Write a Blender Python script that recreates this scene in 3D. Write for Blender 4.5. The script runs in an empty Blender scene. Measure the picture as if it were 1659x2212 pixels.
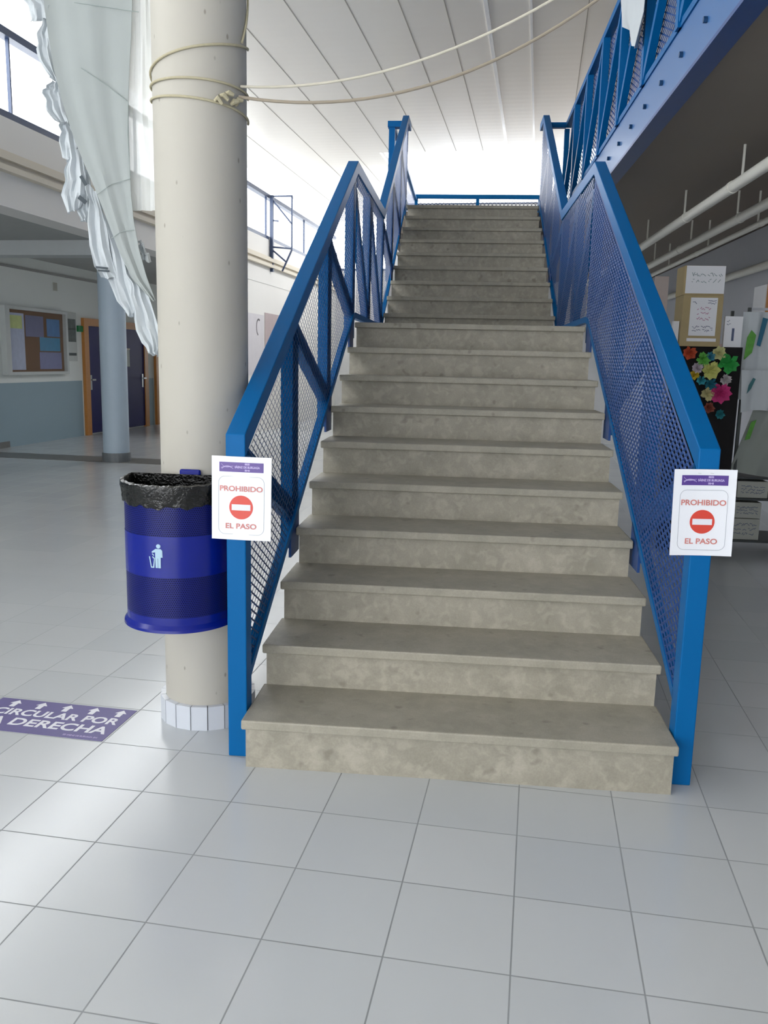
import bpy, math, random
from mathutils import Vector, Matrix
random.seed(7)
PI = math.pi
SC = bpy.context.scene
COL = SC.collection
TA = -0.0847623543627054          # the building's grid is turned a little against the stairs

# ------------------------------------------------------------------ camera
cam = bpy.data.objects.new('camera', bpy.data.cameras.new('camera'))
COL.objects.link(cam)
SC.camera = cam
Rr = Vector((0.99535116, 0.0936153, 0.02263285))
Uu = Vector((-0.03857427, 0.17216359, 0.98431282))
Ff = Vector((-0.08825018, 0.98060995, -0.17497437))
m = Matrix((Rr, Uu, -Ff)).transposed().to_4x4()
m.translation = Vector((-0.01825528, -2.9041892, 1.52095607))
cam.matrix_world = m
cam.data.sensor_fit = 'HORIZONTAL'
cam.data.sensor_width = 36.0
cam.data.lens = 36.0 * 1827.2 / 1659.0
cam.data.clip_start = 0.05
cam.data.clip_end = 200

# ------------------------------------------------------------------ light
SC.view_settings.view_transform = 'Standard'
SC.view_settings.look = 'None'
SC.view_settings.gamma = 1.0
SC.view_settings.exposure = 0.05
world = bpy.data.worlds.new('daylight')
SC.world = world
world.use_nodes = True
bg = world.node_tree.nodes['Background']
bg.inputs['Color'].default_value = (0.94, 0.97, 1.0, 1)
bg.inputs['Strength'].default_value = 4.8


def bw(bx, by, z=0.0):
    """building grid -> world"""
    c, s = math.cos(TA), math.sin(TA)
    return Vector((bx * c - by * s, bx * s + by * c, z))


def area(name, loc, target, sx, sy, power, color=(1, 1, 1)):
    l = bpy.data.lights.new(name, 'AREA')
    l.shape = 'RECTANGLE'
    l.size, l.size_y, l.energy, l.color = sx, sy, power, color
    o = bpy.data.objects.new(name, l)
    COL.objects.link(o)
    o.location = loc
    o.rotation_euler = (Vector(target) - Vector(loc)).to_track_quat('-Z', 'Y').to_euler()
    return o


area('daylight_entrance', bw(-2.4, -7.6, 1.9), bw(-0.2, 2.0, 0.8), 6.0, 3.2, 100, (1.0, 0.99, 0.97))
area('daylight_clerestory', bw(-6.6, 5.0, 5.0), bw(0.0, 5.0, 2.6), 24.0, 1.6, 680, (0.95, 0.98, 1.0))
area('daylight_skylight', bw(-0.4, 15.5, 7.0), bw(-1.6, 12.5, 2.0), 6.0, 3.5, 520, (0.98, 0.99, 1.0))


# ------------------------------------------------------------------ helpers
def lin(c):
    def f(v):
        v /= 255.0
        return v / 12.92 if v <= 0.04045 else ((v + 0.055) / 1.055) ** 2.4
    return (f(c[0]), f(c[1]), f(c[2]), 1.0)


MATS = {}


def mat(name, rgb, rough=0.5, metal=0.0, var=0.06, scale=8.0, bump=0.0, spec=0.5, coat=0.0):
    if name in MATS:
        return MATS[name]
    mt = bpy.data.materials.new(name)
    mt.use_nodes = True
    nt = mt.node_tree
    b = nt.nodes['Principled BSDF']
    b.inputs['Roughness'].default_value = rough
    b.inputs['Metallic'].default_value = metal
    b.inputs['Specular IOR Level'].default_value = spec
    b.inputs['Coat Weight'].default_value = coat
    tc = nt.nodes.new('ShaderNodeTexCoord')
    nz = nt.nodes.new('ShaderNodeTexNoise')
    nz.inputs['Scale'].default_value = scale
    nz.inputs['Detail'].default_value = 4
    nt.links.new(tc.outputs['Object'], nz.inputs['Vector'])
    mx = nt.nodes.new('ShaderNodeMix')
    mx.data_type = 'RGBA'
    base = lin(rgb)
    mx.inputs['A'].default_value = tuple(min(1, v * (1 - var)) for v in base[:3]) + (1,)
    mx.inputs['B'].default_value = tuple(min(1, v * (1 + var)) for v in base[:3]) + (1,)
    nt.links.new(nz.outputs['Fac'], mx.inputs['Factor'])
    nt.links.new(mx.outputs['Result'], b.inputs['Base Color'])
    if bump:
        bp = nt.nodes.new('ShaderNodeBump')
        bp.inputs['Strength'].default_value = bump
        bp.inputs['Distance'].default_value = 0.004
        nz2 = nt.nodes.new('ShaderNodeTexNoise')
        nz2.inputs['Scale'].default_value = scale * 8
        nt.links.new(tc.outputs['Object'], nz2.inputs['Vector'])
        nt.links.new(nz2.outputs['Fac'], bp.inputs['Height'])
        nt.links.new(bp.outputs['Normal'], b.inputs['Normal'])
    MATS[name] = mt
    return mt


def N(nt, kind, **kw):
    n = nt.nodes.new(kind)
    for k, v in kw.items():
        setattr(n, k, v)
    return n


def MATH(nt, op, a, b=None, c=None):
    n = nt.nodes.new('ShaderNodeMath')
    n.operation = op
    for i, v in enumerate((a, b, c)):
        if v is None:
            continue
        if isinstance(v, (int, float)):
            n.inputs[i].default_value = v
        else:
            nt.links.new(v, n.inputs[i])
    return n.outputs[0]


def mix_rgb(nt, fac, a, b):
    n = nt.nodes.new('ShaderNodeMix')
    n.data_type = 'RGBA'
    for key, v in (('Factor', fac), ('A', a), ('B', b)):
        if isinstance(v, (tuple, int, float)):
            n.inputs[key].default_value = v
        else:
            nt.links.new(v, n.inputs[key])
    return n.outputs['Result']


class MB:
    """collects shapes and links them as ONE mesh object"""

    def __init__(self):
        self.v, self.f = [], []

    def add(self, vs, fs):
        n = len(self.v)
        self.v += [tuple(p) for p in vs]
        self.f += [tuple(n + i for i in q) for q in fs]
        return self

    def box(self, a, b, T=None):
        x0, y0, z0 = a
        x1, y1, z1 = b
        vs = [Vector(p) for p in ((x0, y0, z0), (x1, y0, z0), (x1, y1, z0), (x0, y1, z0),
                                  (x0, y0, z1), (x1, y0, z1), (x1, y1, z1), (x0, y1, z1))]
        if T:
            vs = [T(p) for p in vs]
        return self.add(vs, [(0, 3, 2, 1), (4, 5, 6, 7), (0, 1, 5, 4), (1, 2, 6, 5), (2, 3, 7, 6), (3, 0, 4, 7)])

    def bar(self, p0, p1, side, w, h):
        """bar from p0 to p1: w along `side`, h across"""
        p0, p1, side = Vector(p0), Vector(p1), Vector(side).normalized()
        d = (p1 - p0).normalized()
        up = side.cross(d).normalized()
        vs = []
        for p in (p0, p1):
            for a, b in ((-1, -1), (1, -1), (1, 1), (-1, 1)):
                vs.append(p + side * (a * w / 2) + up * (b * h / 2))
        return self.add(vs, [(0, 3, 2, 1), (4, 5, 6, 7), (0, 1, 5, 4), (1, 2, 6, 5), (2, 3, 7, 6), (3, 0, 4, 7)])

    def chain(self, sec, x0, x1):
        """strip of joined sections in the y-z plane: sec = [(y, zlow, zhigh)...]"""
        vs = []
        for y, a, b in sec:
            vs += [(x0, y, a), (x1, y, a), (x1, y, b), (x0, y, b)]
        fs = [(0, 1, 2, 3)]
        for i in range(len(sec) - 1):
            k = 4 * i
            for q in range(4):
                r = (q + 1) % 4
                fs.append((k + q, k + 4 + q, k + 4 + r, k + r))
        k = 4 * (len(sec) - 1)
        fs.append((k + 3, k + 2, k + 1, k))
        return self.add(vs, fs)

    def tube(self, pts, r, seg=10, caps=True):
        pts = [Vector(p) for p in pts]
        rings = []
        prev = None
        for i, p in enumerate(pts):
            d = (pts[min(i + 1, len(pts) - 1)] - pts[max(i - 1, 0)]).normalized()
            ref = prev if prev is not None else (Vector((0, 0, 1)) if abs(d.z) < 0.9 else Vector((1, 0, 0)))
            a = (ref - d * ref.dot(d)).normalized()
            prev = a
            b = d.cross(a)
            rr = r[i] if isinstance(r, (list, tuple)) else r
            rings.append([p + (a * math.cos(2 * PI * k / seg) + b * math.sin(2 * PI * k / seg)) * rr for k in range(seg)])
        vs = [q for ring in rings for q in ring]
        fs = []
        for i in range(len(pts) - 1):
            for k in range(seg):
                k2 = (k + 1) % seg
                fs.append((i * seg + k, i * seg + k2, (i + 1) * seg + k2, (i + 1) * seg + k))
        if caps:
            fs.append(tuple(range(seg))[::-1])
            fs.append(tuple((len(pts) - 1) * seg + k for k in range(seg)))
        return self.add(vs, fs)

    def cyl(self, c, r, z0, z1, seg=48, r1=None):
        r1 = r if r1 is None else r1
        vs = [(c[0] + r * math.cos(2 * PI * k / seg), c[1] + r * math.sin(2 * PI * k / seg), z0) for k in range(seg)]
        vs += [(c[0] + r1 * math.cos(2 * PI * k / seg), c[1] + r1 * math.sin(2 * PI * k / seg), z1) for k in range(seg)]
        fs = [(k, (k + 1) % seg, seg + (k + 1) % seg, seg + k) for k in range(seg)]
        fs += [tuple(range(seg))[::-1], tuple(range(seg, 2 * seg))]
        return self.add(vs, fs)

    def sheet(self, fn, nu, nv, thick):
        """two-sided solid sheet; fn(u,v)->Vector, thick = offset vector"""
        t = Vector(thick)
        vs = []
        for s in (0, 1):
            for j in range(nv + 1):
                for i in range(nu + 1):
                    vs.append(Vector(fn(i / nu, j / nv)) + t * s)
        W = nu + 1
        M = W * (nv + 1)
        fs = []
        for j in range(nv):
            for i in range(nu):
                a = j * W + i
                fs.append((a, a + 1, a + W + 1, a + W))
                fs.append((M + a, M + a + W, M + a + W + 1, M + a + 1))
        rim = [i for i in range(W)] + [j * W + nu for j in range(1, nv + 1)] + [nv * W + i for i in range(nu - 1, -1, -1)] + [j * W for j in range(nv - 1, 0, -1)]
        for k in range(len(rim)):
            a, b = rim[k], rim[(k + 1) % len(rim)]
            fs.append((a, M + a, M + b, b))
        return self.add(vs, fs)

    def prism(self, poly, fn, d0, d1):
        """poly in 2D, fn(x,y,d)->Vector"""
        n = len(poly)
        vs = [fn(x, y, d0) for x, y in poly] + [fn(x, y, d1) for x, y in poly]
        fs = [tuple(range(n))[::-1], tuple(range(n, 2 * n))]
        fs += [(k, (k + 1) % n, n + (k + 1) % n, n + k) for k in range(n)]
        return self.add(vs, fs)

    def build(self, name, material, parent=None, smooth=False, bevel=0.0, base=None):
        me = bpy.data.meshes.new(name)
        off = Vector((0, 0, 0))
        if parent is not None:
            off = parent_world(parent)
        me.from_pydata([tuple(Vector(p) - off) for p in self.v], [], self.f)
        me.update()
        o = bpy.data.objects.new(name, me)
        COL.objects.link(o)
        if material:
            me.materials.append(material)
        if parent is not None:
            o.parent = parent
            # parents only carry a location, so the local offset is enough
        if smooth:
            for p in me.polygons:
                p.use_smooth = True
            try:
                me.set_sharp_from_angle(angle=math.radians(38))
            except Exception:
                pass
        if bevel:
            bv = o.modifiers.new('bevel', 'BEVEL')
            bv.width = bevel
            bv.segments = 2
            bv.limit_method = 'ANGLE'
        return o


def parent_world(o):
    v = Vector(o.location)
    p = o.parent
    while p:
        v += Vector(p.location)
        p = p.parent
    return v


def tag(o, label, cat, group=None):
    o['label'] = label
    o['category'] = cat
    if group:
        o['group'] = group
    return o


def thing(name, label, cat, loc, group=None):
    o = bpy.data.objects.new(name, None)
    o.empty_display_size = 0.1
    COL.objects.link(o)
    o.location = loc
    return tag(o, label, cat, group)


def struct(o):
    o['kind'] = 'structure'
    return o


def lab(o, s):
    o['label'] = s
    return o


def Bt(p):
    return bw(p[0], p[1], p[2])


def text_mb(body, size, fn, depth, bold=0.0, spacing=1.0, width=None, align='CENTER'):
    """lettering: fn(x, y, d) -> Vector"""
    cu = bpy.data.curves.new('lettering', 'FONT')
    cu.body = body
    cu.size = size
    cu.align_x = align
    cu.align_y = 'CENTER'
    cu.offset = bold
    cu.space_character = spacing
    cu.resolution_u = 4
    cu.extrude = 0.5
    ob = bpy.data.objects.new('lettering', cu)
    COL.objects.link(ob)
    dg = bpy.context.evaluated_depsgraph_get()
    me = bpy.data.meshes.new_from_object(ob.evaluated_get(dg))
    bpy.data.objects.remove(ob)
    bpy.data.curves.remove(cu)
    xs = [v.co.x for v in me.vertices] or [0]
    k = 1.0
    cx = (max(xs) + min(xs)) / 2 if align == 'CENTER' else 0
    if width:
        k = width / (max(xs) - min(xs))
    vs = [fn((v.co.x - cx) * k, v.co.y, depth if v.co.z > 0 else 0.0) for v in me.vertices]
    fs = [tuple(p.vertices) for p in me.polygons]
    bpy.data.meshes.remove(me)
    return MB().add(vs, fs)


# ------------------------------------------------------------------ materials
BLUE = mat('blue_paint', (0, 96, 158), 0.45, var=0.05, scale=3, spec=0.15)
BLUE_MESH = mat('blue_paint_mesh', (8, 62, 126), 0.4, var=0.1, scale=5)  # rail blue darkened, shading of the mesh put into the colour
BLUE_BEAM = mat('blue_beam_paint', (52, 104, 162), 0.35, var=0.04, scale=3)
BLUE_DARK = mat('dark_bolt', (30, 70, 110), 0.4, 0.3)
WIN_BLUE = mat('window_frame_blue', (38, 58, 92), 0.4, var=0.05)
WALLW = mat('white_wall_paint', (222, 224, 222), 0.7, var=0.02, scale=2, bump=0.1)
CREAM = mat('cream_plaster', (214, 206, 190), 0.7, var=0.03, scale=3)
GREYPAINT = mat('grey_wainscot', (142, 164, 174), 0.55, var=0.03, scale=2, bump=0.1)
BLUECOL = mat('pale_blue_column', (178, 194, 208), 0.5, var=0.03)
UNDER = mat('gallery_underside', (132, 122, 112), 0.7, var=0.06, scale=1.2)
NAVY = mat('navy_door', (26, 26, 92), 0.55, var=0.05, spec=0.2)
OAK = mat('orange_wood', (190, 128, 62), 0.5, var=0.12, scale=20)
CHROME = mat('brushed_steel', (170, 172, 175), 0.3, 0.9)
PAPER = mat('white_paper', (235, 236, 240), 0.45, var=0.01)
LAM = mat('laminated_sheet', (238, 240, 246), 0.22, var=0.01, coat=0.5)
PURPLE = mat('purple_print', (88, 62, 142), 0.3, var=0.04)
PURPLE_F = mat('purple_floor_vinyl', (84, 74, 134), 0.4, var=0.08, scale=60)
RED = mat('red_print', (214, 70, 56), 0.3, var=0.03)
REDLET = mat('faded_red_lettering', (205, 128, 122), 0.35, var=0.08, scale=60)
WHITEP = mat('white_print', (228, 228, 236), 0.4, var=0.02)
GREYP = mat('grey_print', (150, 155, 165), 0.4)
LILAC = mat('lilac_print', (190, 175, 220), 0.4)
BINBLUE = mat('bin_blue', (6, 26, 132), 0.25, var=0.05, spec=0.4)
BLACKBAG = mat('black_plastic', (16, 16, 15), 0.2, var=0.2, scale=12, bump=1.0)
PIPE = mat('painted_pipe', (230, 228, 218), 0.4, var=0.05)
ROPE = mat('yellowed_rope', (186, 178, 150), 0.8, var=0.15, scale=80)
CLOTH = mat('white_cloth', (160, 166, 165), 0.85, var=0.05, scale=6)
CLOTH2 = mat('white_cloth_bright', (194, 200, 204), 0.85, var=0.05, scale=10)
CARD = mat('tan_cardboard', (176, 158, 118), 0.8, var=0.06, scale=15)
DARKCLOTH = mat('black_cloth', (22, 20, 22), 0.9, var=0.2, scale=20)
DARKFRAME = mat('dark_grey_metal', (70, 74, 74), 0.5, 0.3)
GREEN = mat('green_sign', (20, 130, 70), 0.5)
GREYBOX = mat('grey_plastic', (150, 158, 150), 0.5)
INK = mat('blue_grey_ink', (84, 96, 128), 0.6)
INKG = mat('pale_grey_ink', (150, 165, 168), 0.6)
PINKINK = mat('pink_ink', (196, 150, 176), 0.6)
TILEW = mat('white_skirting_tile', (206, 210, 218), 0.25, var=0.03)
DARKTILE = mat('dark_band_tile', (112, 112, 110), 0.4, var=0.05)


def translucent(name, rgb, fac):
    mt = mat(name, rgb, 0.8)
    nt = mt.node_tree
    b = nt.nodes['Principled BSDF']
    b.inputs['Alpha'].default_value = fac
    return mt


VEIL = translucent('sheer_white_veil', (232, 234, 232), 0.72)


def glass_mat():
    mt = bpy.data.materials.new('window_glass')
    mt.use_nodes = True
    nt = mt.node_tree
    out = nt.nodes['Material Output']
    nt.nodes.remove(nt.nodes['Principled BSDF'])
    tr = nt.nodes.new('ShaderNodeBsdfTransparent')
    gl = nt.nodes.new('ShaderNodeBsdfGlossy')
    gl.inputs['Roughness'].default_value = 0.02
    ms = nt.nodes.new('ShaderNodeMixShader')
    ms.inputs[0].default_value = 0.05
    nt.links.new(tr.outputs[0], ms.inputs[1])
    nt.links.new(gl.outputs[0], ms.inputs[2])
    nt.links.new(ms.outputs[0], out.inputs['Surface'])
    return mt


GLASS = glass_mat()


def floor_mat():
    mt = bpy.data.materials.new('glazed_floor_tiles')
    mt.use_nodes = True
    nt = mt.node_tree
    b = nt.nodes['Principled BSDF']
    tc = N(nt, 'ShaderNodeTexCoord')
    sp = N(nt, 'ShaderNodeSeparateXYZ')
    nt.links.new(tc.outputs['Object'], sp.inputs[0])
    TS = 0.32866
    ux = MATH(nt, 'DIVIDE', MATH(nt, 'ADD', sp.outputs[0], 0.090 + TS * 60), TS)
    uy = MATH(nt, 'DIVIDE', MATH(nt, 'ADD', sp.outputs[1], 0.304 + TS * 60), TS)
    fx = MATH(nt, 'FRACT', ux)
    fy = MATH(nt, 'FRACT', uy)
    dx = MATH(nt, 'MINIMUM', fx, MATH(nt, 'SUBTRACT', 1.0, fx))
    dy = MATH(nt, 'MINIMUM', fy, MATH(nt, 'SUBTRACT', 1.0, fy))
    d = MATH(nt, 'MINIMUM', dx, dy)
    mr = N(nt, 'ShaderNodeMapRange')
    nt.links.new(d, mr.inputs['Value'])
    mr.inputs['From Min'].default_value = 0.0045
    mr.inputs['From Max'].default_value = 0.0085
    tile = mr.outputs[0]
    cv = N(nt, 'ShaderNodeCombineXYZ')
    nt.links.new(MATH(nt, 'FLOOR', ux), cv.inputs[0])
    nt.links.new(MATH(nt, 'FLOOR', uy), cv.inputs[1])
    wn = N(nt, 'ShaderNodeTexWhiteNoise')
    nt.links.new(cv.outputs[0], wn.inputs['Vector'])
    base = mix_rgb(nt, wn.outputs['Value'], lin((196, 200, 203)), lin((204, 207, 209)))
    nz = N(nt, 'ShaderNodeTexNoise')
    nz.inputs['Scale'].default_value = 1.3
    nz.inputs['Detail'].default_value = 3
    nt.links.new(tc.outputs['Object'], nz.inputs['Vector'])
    base = mix_rgb(nt, MATH(nt, 'MULTIPLY', nz.outputs['Fac'], 0.25), base, lin((176, 178, 176)))
    nz3 = N(nt, 'ShaderNodeTexNoise')
    nz3.inputs['Scale'].default_value = 2.1
    nt.links.new(tc.outputs['Object'], nz3.inputs['Vector'])
    grout = mix_rgb(nt, nz3.outputs['Fac'], lin((118, 120, 122)), lin((168, 172, 174)))
    c = mix_rgb(nt, tile, grout, base)
    nt.links.new(c, b.inputs['Base Color'])
    rg = N(nt, 'ShaderNodeMapRange')
    nt.links.new(tile, rg.inputs['Value'])
    rg.inputs['To Min'].default_value = 0.7
    rg.inputs['To Max'].default_value = 0.2
    nt.links.new(rg.outputs[0], b.inputs['Roughness'])
    bp = N(nt, 'ShaderNodeBump')
    bp.inputs['Strength'].default_value = 0.25
    bp.inputs['Distance'].default_value = 0.002
    nt.links.new(tile, bp.inputs['Height'])
    nt.links.new(bp.outputs['Normal'], b.inputs['Normal'])
    return mt


def stone_mat(name, ca, cb, rough, mott):
    mt = bpy.data.materials.new(name)
    mt.use_nodes = True
    nt = mt.node_tree
    b = nt.nodes['Principled BSDF']
    tc = N(nt, 'ShaderNodeTexCoord')
    n1 = N(nt, 'ShaderNodeTexNoise')
    n1.inputs['Scale'].default_value = 7
    n1.inputs['Detail'].default_value = 6
    n1.inputs['Roughness'].default_value = 0.6
    n2 = N(nt, 'ShaderNodeTexNoise')
    n2.inputs['Scale'].default_value = 160
    n2.inputs['Detail'].default_value = 2
    vo = N(nt, 'ShaderNodeTexNoise')
    vo.inputs['Scale'].default_value = 21
    vo.inputs['Detail'].default_value = 3
    vo.inputs['Distortion'].default_value = 0.6
    for n in (n1, n2, vo):
        nt.links.new(tc.outputs['Object'], n.inputs['Vector'])
    mr = N(nt, 'ShaderNodeMapRange')
    nt.links.new(n1.outputs['Fac'], mr.inputs['Value'])
    mr.inputs['From Min'].default_value = 0.3
    mr.inputs['From Max'].default_value = 0.7
    c = mix_rgb(nt, mr.outputs[0], lin(ca), lin(cb))
    # fine terrazzo grain
    g = N(nt, 'ShaderNodeMapRange')
    nt.links.new(n2.outputs['Fac'], g.inputs['Value'])
    g.inputs['From Min'].default_value = 0.35
    g.inputs['From Max'].default_value = 0.65
    c = mix_rgb(nt, MATH(nt, 'MULTIPLY', g.outputs[0], 0.16), c, lin((110, 102, 90)))
    # dull chalky stains with a shape of their own
    vr = N(nt, 'ShaderNodeMapRange')
    nt.links.new(vo.outputs['Fac'], vr.inputs['Value'])
    vr.inputs['From Min'].default_value = 0.48
    vr.inputs['From Max'].default_value = 0.66
    c = mix_rgb(nt, MATH(nt, 'MULTIPLY', vr.outputs[0], mott), c, lin((208, 200, 184)))
    n3 = N(nt, 'ShaderNodeTexNoise')
    n3.inputs['Scale'].default_value = 16
    n3.inputs['Detail'].default_value = 1
    nt.links.new(tc.outputs['Object'], n3.inputs['Vector'])
    sr = N(nt, 'ShaderNodeMapRange')
    nt.links.new(n3.outputs['Fac'], sr.inputs['Value'])
    sr.inputs['From Min'].default_value = 0.68
    sr.inputs['From Max'].default_value = 0.78
    c = mix_rgb(nt, MATH(nt, 'MULTIPLY', sr.outputs[0], 0.4), c, lin((96, 90, 80)))
    nt.links.new(c, b.inputs['Base Color'])
    b.inputs['Roughness'].default_value = rough
    return mt


TREAD = stone_mat('worn_stone_treads', (152, 148, 134), (172, 166, 151), 0.5, 0.10)
RISER = stone_mat('mottled_stone_risers', (150, 145, 131), (172, 166, 151), 0.55, 0.24)


def concrete_column():
    mt = mat('painted_concrete_column', (184, 180, 170), 0.6, var=0.03, scale=2.5, bump=0.15)
    nt = mt.node_tree
    b = nt.nodes['Principled BSDF']
    tc = [n for n in nt.nodes if n.type == 'TEX_COORD'][0]
    src = b.inputs['Base Color'].links[0].from_socket
    mp = N(nt, 'ShaderNodeMapping')
    mp.inputs['Scale'].default_value = (16, 16, 8)
    mp.inputs['Rotation'].default_value = (0.3, 0.5, 0.6)
    nt.links.new(tc.outputs['Object'], mp.inputs['Vector'])
    vo = N(nt, 'ShaderNodeTexVoronoi')
    vo.inputs['Scale'].default_value = 1.0
    nt.links.new(mp.outputs[0], vo.inputs['Vector'])
    mr = N(nt, 'ShaderNodeMapRange')
    nt.links.new(vo.outputs['Distance'], mr.inputs['Value'])
    mr.inputs['From Min'].default_value = 0.10
    mr.inputs['From Max'].default_value = 0.05
    c = mix_rgb(nt, MATH(nt, 'MULTIPLY', mr.outputs[0], 0.6), src, lin((110, 100, 86)))
    nt.links.new(c, b.inputs['Base Color'])
    return mt


COLM = concrete_column()


def ceiling_mat():
    mt = mat('ceiling_panel', (238, 232, 222), 0.36, var=0.02, scale=1.5)
    nt = mt.node_tree
    b = nt.nodes['Principled BSDF']
    tc = [n for n in nt.nodes if n.type == 'TEX_COORD'][0]
    wv = N(nt, 'ShaderNodeTexWave')
    wv.bands_direction = 'Y'
    wv.inputs['Scale'].default_value = 1.6
    wv.inputs['Distortion'].default_value = 0.3
    nt.links.new(tc.outputs['Object'], wv.inputs['Vector'])
    bp = N(nt, 'ShaderNodeBump')
    bp.inputs['Strength'].default_value = 0.03
    bp.inputs['Distance'].default_value = 0.02
    nt.links.new(wv.outputs['Fac'], bp.inputs['Height'])
    nt.links.new(bp.outputs['Normal'], b.inputs['Normal'])
    return mt


CEIL = ceiling_mat()


def perforated():
    mt = mat('perforated_bin_blue', (10, 22, 104), 0.4, var=0.05, spec=0.3)
    nt = mt.node_tree
    b = nt.nodes['Principled BSDF']
    tc = [n for n in nt.nodes if n.type == 'TEX_COORD'][0]
    uv = N(nt, 'ShaderNodeUVMap')
    sp = N(nt, 'ShaderNodeSeparateXYZ')
    nt.links.new(uv.outputs[0], sp.inputs[0])
    P = 0.0082
    row = MATH(nt, 'DIVIDE', sp.outputs[1], P * 0.87)
    rf = MATH(nt, 'FLOOR', row)
    colx = MATH(nt, 'ADD', MATH(nt, 'DIVIDE', sp.outputs[0], P), MATH(nt, 'MULTIPLY', MATH(nt, 'MODULO', rf, 2.0), 0.5))
    fx = MATH(nt, 'SUBTRACT', MATH(nt, 'FRACT', colx), 0.5)
    fy = MATH(nt, 'SUBTRACT', MATH(nt, 'FRACT', row), 0.5)
    d = MATH(nt, 'SQRT', MATH(nt, 'ADD', MATH(nt, 'MULTIPLY', fx, fx), MATH(nt, 'MULTIPLY', fy, fy)))
    hole = MATH(nt, 'LESS_THAN', d, 0.29)
    src = b.inputs['Base Color'].links[0].from_socket
    c = mix_rgb(nt, hole, src, lin((6, 8, 40)))
    nt.links.new(c, b.inputs['Base Color'])
    nt.links.new(MATH(nt, 'ADD', MATH(nt, 'MULTIPLY', hole, 0.6), 0.3), b.inputs['Roughness'])
    return mt


PERF = perforated()

# ------------------------------------------------------------------ the building
YB0, YB1, YF = -7.0, 14.6, 21.0       # building grid, front and far ends
XL, XA = -5.5, -8.25        # hall face of the left wall, aisle wall
ZC = 5.35


def bstruct(name, mb, material, kind='structure', parent=None):
    """mesh written in building-grid coordinates on an object turned with the grid"""
    me = bpy.data.meshes.new(name)
    me.from_pydata([tuple(p) for p in mb.v], [], mb.f)
    me.update()
    o = bpy.data.objects.new(name, me)
    COL.objects.link(o)
    me.materials.append(material)
    if parent is None:
        o.rotation_euler = (0, 0, TA)
        if kind:
            o['kind'] = kind
    else:
        o.parent = parent
    return o


bstruct('floor', MB().box((-8.4, YB0, -0.15), (6.0, YF + 0.2, 0)), floor_mat())
bstruct('trim_1', MB().box((-8.25, 8.36, 0.0), (-4.2, 8.95, 0.004)), DARKTILE)
ceil = bstruct('ceiling', MB().box((XL - 0.35, YB0, ZC), (-2.9, YF + 0.2, ZC + 0.2)).box((-2.9, YB0, ZC), (6.0, 13.5, ZC + 0.2)), CEIL)
seam = MB()
for bx in (-5.0, -4.1, -3.37, -2.7, -2.04, -1.47, -0.98, 0.55, 1.1, 1.7, 2.3):
    seam.box((bx - 0.005, YB0, ZC - 0.003), (bx + 0.005, YF if bx < -2.9 else 13.5, ZC))
lab(bstruct('panel_seam', seam, mat('seam_shadow_gap', (170, 163, 152), 0.6), None, ceil), 'thin dark seams between the ceiling panels')
strip = MB()  # reflected light along two joints, put into glossy white strips
for bx, w in ((-0.54, 0.022), (-0.06, 0.014)):
    strip.box((bx - w, YB0, ZC - 0.012), (bx + w, 13.5, ZC))
lab(bstruct('bright_strip', strip, mat('bright_strip_white', (250, 250, 250), 0.2, spec=0.9), None, ceil), 'glossy white strips in place of the bright reflections along the ceiling joints')

# left elevation: beam on columns, cornice, clerestory, wall beyond
lw = MB()
lw.box((XL - 0.35, YB0, 3.07), (XL, YF, 3.42))
lw.box((XL - 0.35, YB0, 3.62), (XL - 0.02, YF, 4.0))
lw.box((XL - 0.35, 13.0, 0.0), (XL - 0.01, YF, 3.07))
wl = bstruct('wall_left', lw, mat('hall_wall_paint', (224, 222, 218), 0.7, var=0.02, scale=2))
co = MB()
co.box((XL - 0.35, YB0, 3.42), (XL + 0.09, YF, 3.48)).box((XL - 0.35, YB0, 3.48), (XL + 0.05, YF, 3.53))
co.box((XL - 0.35, YB0, 3.53), (XL + 0.10, YF, 3.60)).box((XL - 0.35, YB0, 3.60), (XL + 0.03, YF, 3.64))
bstruct('trim_2', co, CREAM)
# clerestory windows
w1 = MB()
w1.box((XL - 0.14, YB0, 4.0), (XL - 0.02, YF, 4.07)).box((XL - 0.14, YB0, 4.84), (XL - 0.02, YF, 4.92))
win = bstruct('window_1', w1, WIN_BLUE)
for by in (-5.8, -2.84, 0.12, 3.08, 6.05, 9.0, 11.97, 14.93, 17.9):
    mu = MB().box((XL - 0.10, by - 0.010, 4.07), (XL - 0.06, by + 0.010, 4.84))
    bstruct('mullion', mu, WIN_BLUE, None, win)
bstruct('pane', MB().box((XL - 0.085, YB0, 4.05), (XL - 0.078, YF, ZC)), GLASS, None, win)

# steel bracket frame on the clerestory
br = thing('steel_bracket_frame', 'dark blue steel bracket frame sticking out below the clerestory ceiling', 'bracket', bw(XL, 15.0, 3.4))


def bbar(mb, p, q, w=0.035):
    return mb.bar(bw(*p), bw(*q), bw(0, 1, 0), w, w)


Yb = 15.0
bbar(MB(), (XL + 0.03, Yb, 3.35), (XL + 0.03, Yb, 4.9), 0.07).build('wall_post', WIN_BLUE, br)
for p, q in (((XL, Yb, 4.88), (-5.02, Yb, 4.88)), ((-5.03, Yb, 4.88), (-5.03, Yb, 3.8)), ((XL, Yb, 4.86), (-5.03, Yb, 4.32)),
             ((-5.03, Yb, 3.8), (-5.24, Yb, 3.36)), ((XL, Yb, 3.83), (-5.15, Yb, 3.55)), ((XL, Yb, 4.4), (-5.32, Yb, 4.38)), ((XL, Yb, 3.86), (-5.03, Yb, 3.82))):
    bbar(MB(), p, q, 0.03).build('brace', WIN_BLUE, br)

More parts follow.
